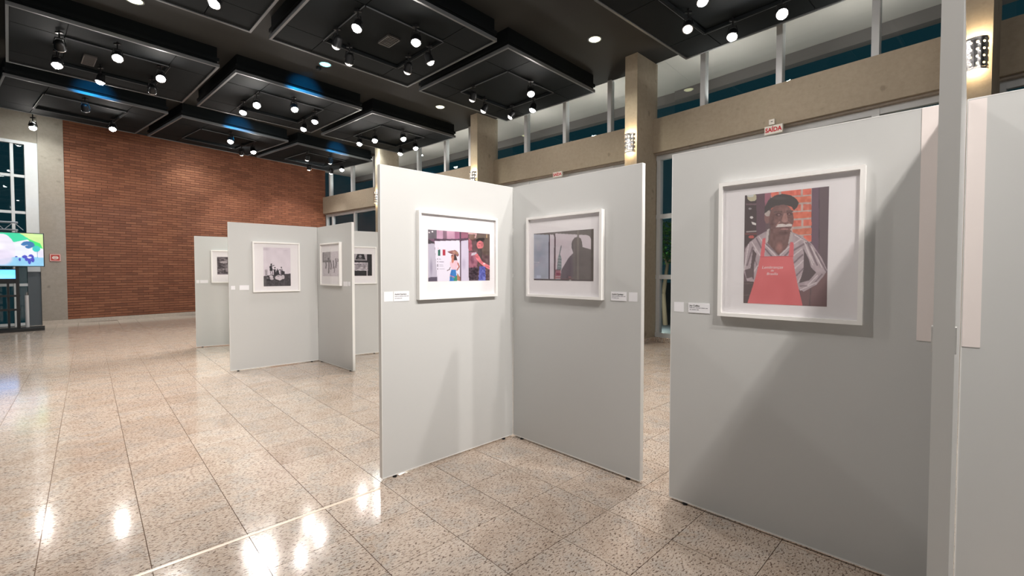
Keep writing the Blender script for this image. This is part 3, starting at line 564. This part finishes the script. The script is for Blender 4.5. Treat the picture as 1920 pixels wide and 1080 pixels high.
# ------------------------------------------------------------------ hung ceiling boxes
HALF = 1.345
def make_box(c, a, label, grille=False):
    t = thing('ceiling_box', label, 'ceiling box', (*c, ZB), R(a), 'dark square boxes hung from the ceiling')
    MB().box(-HALF + .03, HALF - .03, -HALF + .03, HALF - .03, 0.03, ZC - ZB).build('box_body', 'ceiling_dark', t)
    MB().box(-HALF - .0, HALF, -HALF, HALF, 0.10, 0.16).build('upper_lip', 'ceiling_dark', t)
    tr = MB(); q = HALF; w = 0.035
    for x0, x1, y0, y1 in ((-q, q, -q, -q + w), (-q, q, q - w, q), (-q, -q + w, -q + w, q - w), (q - w, q, -q + w, q - w)): tr.box(x0, x1, y0, y1, -0.012, 0.045)
    tr.build('edge_trim', 'ceiling_trim', t)
    i = 0.69; g = 0.006; e = HALF - w
    for x0, x1 in ((-e, -i), (-i, i), (i, e)):
        for y0, y1 in ((-e, -i), (-i, i), (i, e)):
            if (x0, y0) == (-i, -i): continue
            MB().box(x0 + g, x1 - g, y0 + g, y1 - g, 0.0, 0.03).build('soffit_board', 'ceiling_dark', t)
    MB().box(-i + .04, i - .04, -i + .04, i - .04, 0.022, 0.03).build('centre_board', 'ceiling_dark', t)
    tk = MB(); k = 0.016
    for x0, x1, y0, y1 in ((-i, i, -i - k, -i + k), (-i, i, i - k, i + k), (-i - k, -i + k, -i, i), (i - k, i + k, -i, i)): tk.box(x0, x1, y0, y1, -0.030, 0.02)
    tk.build('light_track', 'ceiling_dark', t)
    tl = MB(); k = 0.018
    for x0, x1, y0, y1 in ((-i - k, i + k, -i - k - .004, -i - k), (-i - k, i + k, i + k, i + k + .004), (-i - k - .004, -i - k, -i, i), (i + k, i + k + .004, -i, i)): tl.box(x0, x1, y0, y1, -0.034, -0.016)
    tl.build('track_edge', 'ceiling_trim', t)
    if grille:
        gx, gy, gw, gh = grille
        gr = MB(); gr.box(gx, gx + gw, gy, gy + .015, -0.01, .022); gr.box(gx, gx + gw, gy + gh - .015, gy + gh, -0.01, .022); gr.box(gx, gx + .015, gy, gy + gh, -0.01, .022); gr.box(gx + gw - .015, gx + gw, gy, gy + gh, -0.01, .022)
        go = gr.build('air_grille', 'grille', t)
        nsl = int((gw - .03) / 0.045); me = MB().box(0, .014, gy + .015, gy + gh - .015, -.008, .02).mesh('slat', 'grille')
        for s_ in range(nsl): link('slat', me, go, (gx + .025 + s_ * .045, 0, 0))
SEC = {0: ((-2.155, 7.58), -43.9), 1: ((-5.49, 10.67), -41.5), 2: ((-8.57, 13.16), -36.5), -1: ((0.85, 4.40), -48.5), -2: ((3.72, 0.87), -53.0)}
def boxc(s, r):
    (x, y), a = SEC[s]; rr = (-math.sin(R(a)), math.cos(R(a))); return (x + 2.96 * r * rr[0], y + 2.96 * r * rr[1]), a
BOXD = {(0, 1): 'dark ceiling box between the two tan columns', (0, 0): 'dark ceiling box with a small grille beside the cyan downlight', (0, -1): 'dark ceiling box beside the pale yellow downlight',
        (1, 1): 'dark ceiling box at the column behind the doll panel', (1, 0): 'blue lit ceiling box next to the cyan downlight', (1, -1): 'dark ceiling box with a long air grille',
        (2, 1): 'blue lit ceiling box where brick wall meets windows', (2, 0): 'blue lit ceiling box above the middle of the brick wall', (2, -1): 'blue lit ceiling box above the concrete pier', (-1, 1): 'dark ceiling box by the windows above the apron portrait'}
NEARBOX = 'dark ceiling box hung over the near exhibition panels'
for s in (-2, -1, 0, 1, 2):
    for r in (-1, 0, 1):
        c, a = boxc(s, r)
        gl = (-0.16, -0.02, 0.36, 0.22) if (s, r) == (0, 0) else (-0.42, -0.42, 0.5, 0.18) if (s, r) == (1, -1) else None
        make_box(c, a, BOXD.get((s, r), NEARBOX), gl)

# ------------------------------------------------------------------ lamps
hous = MB().lathe([(0.0, 0.10), (0.035, 0.098), (0.055, 0.075), (0.066, 0.03), (0.070, -0.05), (0.074, -0.055), (0.074, -0.065), (0.062, -0.06)], 16).mesh('housing', 'dark_metal', True)
rim = MB().lathe([(0.070, -0.052), (0.078, -0.058), (0.078, -0.068), (0.066, -0.066), (0.062, -0.05)], 18).mesh('rim', 'chrome', True)
lensp = [(0.064, -0.058), (0.060, -0.078), (0.048, -0.096), (0.026, -0.108), (0.0005, -0.112)]
LENS = {k: MB().lathe(lensp, 12).mesh('lens', m, True) for k, m in (('warm', 'lens_warm'), ('cool', 'lens_cool'), ('dim', 'lens_dim'))}
def aim(o, d): o.rotation_euler = Vector(d).to_track_quat('-Z', 'Y').to_euler()
def spot(x, y, target, kind='warm', power=1.0, z=5.10, cone=62, label=None):
    near = min(((math.hypot(boxc(s_, r_)[0][0] - x, boxc(s_, r_)[0][1] - y), (s_, r_)) for s_ in SEC for r_ in (-1, 0, 1)))[1]
    lb = {'warm': 'lit warm spotlight on the ', 'dim': 'spotlight turned away on the '}[kind] + BOXD.get(near, NEARBOX).replace('dark ', '')
    t = thing('track_spotlight', lb, 'spotlight', (x, y, z), 0, 'track spotlights, ' + lb)
    d = (Vector(target) - Vector((x, y, z))).normalized()
    hd = link('lamp_head', hous, t); aim(hd, d)
    link('rim', rim, hd); link('lens', LENS[kind], hd)
    yk = MB(); q = hd.rotation_euler.to_matrix(); sx = q @ Vector((1, 0, 0)); up = Vector((0, 0, 1))
    for s_ in (-1, 1): yk.tube(sx * 0.078 * s_, sx * 0.05 * s_ + up * 0.12, 0.008, n=6)
    yk.tube(-sx * 0.05 + up * .12, sx * .05 + up * .12, 0.008, n=6)
    (bx_, by_), ba = boxc(*near); ca, sa = math.cos(R(ba)), math.sin(R(ba)); lu, lv = (x - bx_) * ca + (y - by_) * sa, (y - by_) * ca - (x - bx_) * sa
    yk.tube(up * .12, up * ((ZB - z + .026) if max(abs(lu), abs(lv)) < HALF else (ZC - z + .01)), 0.012, n=8)
    yk.box(-.05, .05, -.02, .02, ZB - z - .045, ZB - z - .02)
    yk.build('yoke', 'dark_metal', t)
    if power > 0:
        l = bpy.data.lights.new('spot_light', 'SPOT'); l.energy = SPOT_W * power; l.color = WARM if kind != 'cool' else COOL
        l.spot_size = R(cone); l.spot_blend = 0.7; l.shadow_soft_size = 0.05
        o = link('spot_light', l, t, tuple(d * 0.13)); aim(o, d)
PA, PH, PI_, PG, PC, PE, PBk = (-.45, 3.45, 1.65), (-3.6, 6.8, 1.5), (-2.4, 7.8, 1.5), (-5.8, 8.6, 1.5), (1.4, 2.4, 1.7), (2.4, 1.5, 1.7), (-10.2, 15.6, 2.6)
FL1, FL2, FL3, FL4 = (-3.5, 4.5, 0), (-6.5, 6.0, 0), (-4.5, 3.0, 0), (0.8, 6.5, 0)
for x, y, tg, pw in [(-3.99, 6.11, FL3, 1), (-2.28, 6.70, FL1, 1), (-1.51, 7.11, (-1.2, 5.0, 0), .8), (0.38, 9.14, FL4, 1), (0.47, 10.0, (-1, 9.5, 0), .7), (3.80, 6.38, (2.2, 2.6, 1.3), .9), (3.39, 6.95, (1.6, 4.5, 0), .7), (2.53, 6.05, (3.0, 4.0, .6), .5),
                     (-7.94, 7.88, FL2, 1), (-6.68, 7.65, (-4.2, 4.4, 0), 1), (-7.78, 8.53, (-8.5, 8.0, 0), .8), (-6.59, 8.46, FL1, 1), (-12.01, 11.27, (-10, 9.5, 0), .5), (-10.09, 11.36, (-8.3, 9.0, 0), 1), (-7.80, 12.46, (-7, 9.5, 0), .8), (-8.28, 13.74, (-9.6, 16.3, 2.6), 1), (-7.79, 13.5, (-6.2, 12.5, 0), .6),
                     (-5.56, 9.80, PH, .8), (-4.84, 10.0, (-3.0, 8.2, .6), .7), (-5.25, 11.36, (-6, 9.3, 0), .7), (-4.73, 10.8, (-4.4, 8.8, 0), .7), (-4.29, 12.66, (-4.6, 10.6, 0), .6), (-3.77, 12.36, (-3.3, 9.8, 0), .6), (-2.96, 12.21, (-1.4, 9.8, 0), .6), (-3.40, 13.68, (-4, 12.5, 0), .4), (-2.82, 13.09, (-1.6, 11.5, 0), .5),
                     (-7.10, 15.71, (-8.6, 17.6, 2.9), .9), (-6.57, 16.29, (-8.0, 18.4, 2.2), .6), (-6.02, 15.87, (-5.5, 13.6, 0), .6)]:
    spot(x, y, tg, 'warm', pw)
spot(-6.08, 10.19, PG, 'warm', .9)
for x, y, tg in [(-7.30, 7.29, (-12, 13, 2)), (-7.21, 9.03, (-11.5, 13.8, 2.6)), (-9.51, 10.03, (-12, 13.2, 2.4)), (-2.78, 7.19, (-6, 10, 0)), (-2.79, 7.75, (-5, 11, 0)), (-1.86, 8.09, (-4, 11, .5)), (-1.42, 7.73, (0.6, 9, 0)),
                 (-0.81, 9.39, (-3, 12, 0)), (-0.61, 10.06, (-3, 11, 1)), (0.0, 10.47, (-3, 11, 1.5)), (2.62, 6.73, (1.2, 4.4, 0)), (-6.56, 14.38, (-8, 16, 1)), (-6.0, 14.8, (-7, 17, 1))]:
    spot(x, y, tg, 'dim', 0.55)
# lamps of the boxes above and behind the camera
for x, y, tg, pw in [(4.2, 1.4, PA, 1.1), (3.2, 0.4, PA, 1.0), (1.4, -1.6, PH, 1.8), (2.0, -0.6, PA, 0.9), (3.35, 0.1, (1.5, 1.5, 1.1), .7), (-4.9, 4.8, (.45, 3.4, 1.5), .7), (-4.8, 5.5, (-2.7, 6.8, 1.5), .4), (1.0, -1.3, PG, 1.4), (3.9, 0.2, PI_, 1.5), (0.3, 4.9, (1.6, 4.6, 0), .3), (-1.9, 2.0, (1.4, 2.4, 2.1), .5), (-1.0, 1.9, (.5, 3.4, 1.9), .25), (-1.3, 3.1, FL3, .8),
                     (1.2, -1.0, (2.5, 1.4, 1.9), 1.0), (1.6, -0.4, (2.6, 1.2, 1.4), .75), (0.4, 3.9, (1.5, 2.3, 2.0), .35)]:
    spot(x, y, tg, 'warm', pw, cone=46 if tg == PA else 58)

def downlight(x, y, kind, lb, pw):
    t = thing('downlight', lb, 'downlight', (x, y, ZC), 0, 'round downlights in the upper ceiling')
    MB().lathe([(0.13, 0.0), (0.13, -0.012), (0.105, -0.014), (0.10, 0.0)], 24).build('rim', 'ceiling_trim', t, True)
    MB().lathe([(0.105, -0.008), (0.08, -0.022), (0.04, -0.03), (0.0005, -0.032)], 20).build('diffuser', 'down_' + kind, t, True)
    l = bpy.data.lights.new('down_light', 'SPOT'); l.energy = pw; l.spot_size = R(120); l.spot_blend = 0.8; l.shadow_soft_size = 0.1
    l.color = (0.6, 1.0, 0.95) if kind == 'cyan' else (0.93, 1, .96) if kind == 'white' else (1, 0.97, 0.8); link('down_light', l, t, (0, 0, -0.05))
for x, y, k, lb in [(-5.90, 7.08, 'warm', 'pale yellow downlight above the dark ceiling boxes'), (-3.82, 9.23, 'cyan', 'cyan downlight in the aisle between ceiling boxes'), (-1.85, 11.59, 'warm', 'yellowish downlight beside the tan column top'),
                    (1.51, 8.25, 'warm', 'warm downlight in the bare ceiling beside the column with the lit sconce'), (-6.72, 12.25, 'white', 'cool white downlight in the far aisle of ceiling boxes'), (-4.55, 14.9, 'white', 'cool white downlight near the column behind the panels'),
                    (-10.01, 14.42, 'white', 'cool white downlight in front of the brick wall'), (-12.16, 11.59, 'white', 'cool white downlight above the concrete pier')]:
    downlight(x, y, k, lb, 130)
# blue colour washers lighting the near sides of the far boxes
for s, r in ((1, 0), (2, 0), (2, 1), (2, -1)):
    c, a = boxc(s, r); tx = (math.cos(R(a)), math.sin(R(a)))
    p = (c[0] + tx[0] * (HALF + .62), c[1] + tx[1] * (HALF + .62), ZC - 0.03)
    t = thing('blue_washer', 'small blue colour washer in the ceiling aisle', 'light', p, 0, 'blue washers between ceiling boxes')
    MB().lathe([(0.05, 0.03), (0.05, -0.02), (0.04, -0.03), (0.0005, -0.03)], 14).build('fixture', 'dark_metal', t, True)
    l = bpy.data.lights.new('blue_light', 'SPOT'); l.energy = 60; l.color = (0.0, 0.42, 1.0); l.spot_size = R(70); l.spot_blend = 0.8; l.shadow_soft_size = 0.03
    o = link('blue_light', l, t, (0, 0, -.04)); aim(o, (-tx[0] * .6, -tx[1] * .6, -.22))

# ------------------------------------------------------------------ exhibition panels
PH_, TH = 2.188, 0.036
def panel(P, Q, label, hgt=PH_, strip=None, post=False):
    L = math.hypot(Q[0] - P[0], Q[1] - P[1]); a = math.atan2(Q[1] - P[1], Q[0] - P[0])
    t = thing('exhibition_panel', label, 'panel', (*P, 0), a)
    MB().box(0.004, L - .004, 0.0, TH, 0.024, hgt - .004).build('board', 'panel', t)
    e = MB(); e.box(0, 0.004, -.0008, TH + .0008, 0.02, hgt); e.box(L - .004, L, -.0008, TH + .0008, 0.02, hgt); e.box(0.004, L - .004, -.0008, TH + .0008, hgt - .004, hgt); e.box(0.004, L - .004, -.0008, TH + .0008, 0.016, .024)
    e.build('edge_band', 'panel_edge', t)
    ft = MB().lathe([(0.0005, 0), (0.016, 0), (0.016, 0.008), (0.006, 0.012), (0.006, 0.02)], 10).mesh('levelling_foot', 'dark_metal')
    for x in (0.10, L - .10): link('levelling_foot', ft, t, (x, TH / 2 - .008, 0))
    if strip: MB().box(strip[0], strip[1], -.003, 0, strip[2], strip[3]).build('thin_strip', 'pink_strip', t)  # thin pale pink strip on the front face
    if post: MB().box(L - .001, L + .006, 0.004, TH, 0.02, hgt).build('joint_post', 'dark_metal', t)
    return P, a
A_ = panel((-.899, 3.05), (.006, 3.897), 'white exhibition panel carrying the picture of the doll with a flag', post=True)
B_ = panel((.010, 3.900), (.877, 3.011), 'grey exhibition panel carrying the picture of a man at a vehicle window')
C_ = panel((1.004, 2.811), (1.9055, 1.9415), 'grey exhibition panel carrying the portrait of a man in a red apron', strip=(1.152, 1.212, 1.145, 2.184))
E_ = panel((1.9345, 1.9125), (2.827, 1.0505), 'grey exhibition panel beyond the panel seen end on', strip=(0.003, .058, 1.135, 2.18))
D_ = panel((1.907, 1.940), (1.013, 1.067), 'white exhibition panel seen end on between two grey panels')
dn = [o for o in bpy.data.objects if o.get('label') == 'white exhibition panel seen end on between two grey panels'][0]
DL = math.hypot(.894, .873)
for y0, y1 in ((-0.004, 0.0), (TH, TH + .004)): MB().box(DL - .03, DL - .002, y0, y1, 1.262, 1.325).build('connector_clip', 'panel_edge', dn)
G_ = panel((-6.034, 8.474), (-4.99, 9.13), 'far grey panel with a crowd picture, half behind the workers panel', 2.13)
H_ = panel((-4.072, 6.401), (-3.149, 7.207), 'pale exhibition panel carrying the black and white picture of workers', 2.168, post=True)
K_ = panel((-3.145, 7.209), (-2.298, 6.401), 'pale narrow looking panel carrying the picture of jumping figures', 2.165)
I_ = panel((-3.46, 7.19), (-2.36, 7.925), 'far pale panel with the picture of posters, behind the jumping figures panel', 2.155)

def picture(pa, x0, x1, z0, z1, p, art, label, cat='picture'):
    P, a = pa; ux, uy = math.cos(a), math.sin(a)
    t = thing('framed_picture', label, cat, (P[0] + ux * x0, P[1] + uy * x0, z0), a)
    w, hh = x1 - x0, z1 - z0; dp = 0.040; fw = 0.020
    MB().frame(0, w, 0, hh, fw, -dp, 0.001).build('frame', 'frame_white', t)
    MB().box(fw, w - fw, -.018, -.004, fw, hh - fw).build('mat_board', 'mat_board', t)
    c = art(); o = link('print', c.mesh('print', p[1] - p[0], p[3] - p[2], 'photo_print'), t, (p[0] - x0, -.0188, p[2] - z0))
    MB().box(fw, w - fw, -.031, -.029, fw, hh - fw).build('glazing', 'glass_picture', t)
    return t
picture(A_, 0.279, 1.031, 1.251, 1.900, (0.367, 0.961, 1.383, 1.766), art_doll, 'white framed colour picture of a doll with flag and a woman with a camera')
picture(B_, 0.195, 0.944, 1.250, 1.905, (0.265, 0.861, 1.385, 1.769), art_window, 'white framed picture of a man in silhouette at a vehicle window')
cp = picture(C_, 0.297, 0.961, 1.200, 1.963, (0.430, 0.817, 1.280, 1.881), art_apron, 'white framed portrait of a man in flat cap and red apron')
for s_, z, sz in (('Lembranças', 0.285, 0.021), ('de', 0.268, 0.015), ('Brasília', 0.250, 0.019)):
    text('apron_lettering', s_, sz, 'card', cp, (0.274, -.0189, z - .006), depth=.00005, shear=0.25, align='CENTER')
picture(H_, 0.300, 0.952, 1.148, 1.900, (0.444, 0.820, 1.233, 1.820), art_workers, 'white framed black and white picture of workers with boulders')
picture(K_, 0.180, 0.855, 1.243, 1.896, (0.235, 0.785, 1.383, 1.759), art_jump, 'white framed pale picture of jumping figures')
picture(I_, 0.515, 1.265, 1.240, 1.890, (0.60, 1.188, 1.382, 1.759), art_posters, 'white framed dark picture of posters on a wall')
picture(G_, 0.262, 1.01, 1.238, 1.870, (0.357, 0.92, 1.395, 1.740), art_crowd, 'white framed picture of a crowd on the far grey panel')
def cards(pa, q, c, who, lines=('', '', ''), tx=True):
    P, a = pa; ux, uy = math.cos(a), math.sin(a)
    t = thing('code_sticker', 'small square white sticker beside the caption of the ' + who, 'sticker', (P[0] + ux * q[0], P[1] + uy * q[0], q[2]), a)
    MB().box(0, q[1] - q[0], -.0012, 0.0005, 0, q[3] - q[2]).build('sticker_sheet', 'card', t)
    t = thing('caption_card', 'white caption card beside the ' + who, 'card', (P[0] + ux * c[0], P[1] + uy * c[0], c[2]), a)
    w, hh = c[1] - c[0], c[3] - c[2]
    MB().box(0, w, -.004, 0.0005, 0, hh).build('card_sheet', 'card', t)
    if tx:
        text('lettering', lines[0], .014, 'ink', t, (.008, -.0043, hh * .72), depth=.0001, bold=.0004)
        for z, ws, mt in ((.51, (5, 3, 9, 6, 4), 'grey_ink'), (.31, (3, 7, 4), 'grey_ink')):
            mb = MB(); x = .008
            for wd in ws: mb.box(x, x + wd * .0036, -.0043, -.004, hh * z - .0022, hh * z + .0022); x += wd * .0036 + .003
            mb.build('text_line', mt, t)
cards(A_, (.023, .091, 1.248, 1.316), (.095, .217, 1.246, 1.316), 'doll picture', ('André Cypriano',))
cards(B_, (1.145, 1.211, 1.250, 1.313), (1.003, 1.128, 1.250, 1.313), 'silhouette picture', ('André Cypriano',))
cards(C_, (.022, .084, 1.206, 1.266), (.113, .241, 1.206, 1.265), 'apron portrait', ('Joy Collins',))
cards(H_, (.026, .078, 1.194, 1.249), (.132, .254, 1.184, 1.254), 'workers picture', tx=False)
cards(K_, (1.05, 1.113, 1.246, 1.309), (.903, 1.03, 1.240, 1.308), 'jumping figures picture', tx=False)
cards(G_, (.021, .07, 1.233, 1.294), (.079, .206, 1.232, 1.294), 'crowd picture', tx=False)

# ------------------------------------------------------------------ screen corner on the left
tvd = Vector((0.69, 0.724, 0)); tva = math.atan2(.724, .69); tw = 1.45
tv = thing('display_screen', 'large flat screen showing a ball and trees on a black stand', 'screen', (-11.74 - .69 * tw, 11.2 - .724 * tw, 1.575), tva)
MB().box(0, tw, 0.0, 0.06, 0, 0.835).build('screen_case', 'dark_plastic', tv)
fr_ = MB().frame(0, tw, 0, 0.835, 0.018, -.004, 0.0); fr_.build('bezel', 'blue_bezel' if 'blue_bezel' in M else 'dark_plastic', tv)
link('screen_image', art_screen().mesh('screen_image', tw - .036, .80, 'screen_image'), tv, (.018, -.002, .018))
sd = thing('screen_stand', 'black metal stand with crossbars under the large screen', 'stand', (-11.74 - .69 * tw, 11.2 - .724 * tw, 0), tva)
for x in (.55, .98): MB().box(x - .03, x + .03, .065, .125, 0.06, 2.1).build('upright', 'black_paint', sd)
for z in (0.52, 0.86): MB().box(-.1, 1.02, .075, .115, z - .025, z + .025).build('crossbar', 'black_paint', sd)
MB().box(-.2, 1.42, -.25, .40, 0.0, 0.06).build('base_plate', 'black_paint', sd)
MB().box(.3, 1.2, 0.057, .075, 1.70, 1.78).build('mount_rail', 'black_paint', sd)
sc = thing('low_screen', 'wide low blue lit screen behind the stand', 'screen', (-11.74 - .69 * 1.9 - .2, 11.2 - .724 * 1.9 + .25, 1.16), tva)
MB().box(0, 1.38, 0, .05, 0, .36).build('screen_case', 'dark_plastic', sc); MB().box(.01, 1.37, -.002, .01, .12, .34).build('screen_image', 'blue_led', sc)
for x in (.30, 1.22): MB().box(x - .02, x + .02, .012, .048, -1.101, .02).build('post', 'black_paint', sc)
for i, x in enumerate((0.12, .42, .62, 1.12)):
    p = Vector((-11.74 - .69 * tw, 11.2 - .724 * tw, 0)) + tvd * x + Vector((-.724, .69, 0)) * .28
    t = thing('banner_tube', 'pale upright banner tube standing behind the screen stand', 'tube', (p.x, p.y, 0.06), 0, 'banner tubes behind the stand')
    MB().tube((0, 0, 0), (0.0, 0, .80 if i % 2 else .84), .036).build('tube_body', 'white_tube', t); MB().tube((0, 0, .80), (0, 0, .88), .022).build('tube_cap', 'chrome', t)
tr = thing('lighting_truss', 'aluminium truss running behind the top of the screen', 'truss', (-11.74 - .69 * 2.2, 11.2 - .724 * 2.2, 2.50), tva)
tb = MB()
for z in (0.0, 0.19):
    for y in (.52, .70): tb.tube((-.5, y, z), (1.75, y, z), .018, n=8)
tb.build('chords', 'aluminium', tr)
br = MB(); x = -.4
while x < 1.6:
    br.tube((x, .52, 0), (x + .16, .52, .19), .009, n=6); br.tube((x + .16, .52, .19), (x + .32, .52, 0), .009, n=6); br.tube((x, .52, 0), (x + .16, .70, 0), .009, n=6); x += .32
br.build('braces', 'aluminium', tr)
for x in (-.45, 1.72):
    for y in (.52, .70): MB().tube((x, y, -2.5), (x, y, 0.0), .018, n=8).build('leg', 'aluminium', tr)
pj = thing('projector', 'dark projector with a blue lens hanging below the ceiling', 'projector', (-12.35, 10.45, 4.62), tva)
MB().box(-.3, .12, -.2, .2, 0, .2).build('projector_body', 'dark_plastic', pj); MB().box(-.15, .1, -.206, -.19, .05, .12).build('lens_window', 'blue_led', pj); MB().tube((-.1, 0, .2), (-.1, 0, ZC - 4.62), .025).build('hanging_pole', 'dark_metal', pj)

# ------------------------------------------------------------------ tree outside the lower windows
tr = thing('garden_tree', 'small leafy green tree standing outside the lower windows', 'tree', (4.35, 12.6, -.06))
tk = MB(); tk.tube((0, 0, 0), (-.06, 0, .9), .07, .06); tk.tube((-.06, 0, .9), (.06, .05, 1.7), .06, .045); tk.tube((.06, .05, 1.7), (-.15, .1, 2.4), .04, .02); tk.tube((.06, .05, 1.7), (.35, 0, 2.3), .035, .02); tk.build('trunk', 'bark', tr)
lf = MB(); rg = random.Random(5)
for k in range(1500):
    while True:
        p = Vector((rg.uniform(-1, 1), rg.uniform(-1, 1), rg.uniform(-1, 1)))
        if 0.35 < p.length < 1: break
    p = Vector((p.x * .75, p.y * .7, 2.35 + p.z * .62)); d = Vector((rg.uniform(-1, 1), rg.uniform(-1, 1), rg.uniform(-.8, .4))).normalized(); e = d.orthogonal().normalized() * .028
    lf.add([tuple(p), tuple(p + d * .05 + e), tuple(p + d * .12), tuple(p + d * .05 - e)], [(0, 1, 2, 3)])
tag(lf.build('foliage', 'leaf', tr), kind='stuff')
l = bpy.data.lights.new('tree_fill_light', 'POINT'); l.energy = 60; l.color = (.85, 1, .9); l.shadow_soft_size = .1; link('tree_fill_light', l, tr, (-.6, -1.0, .5))  # added light with no lamp body, only to brighten the tree
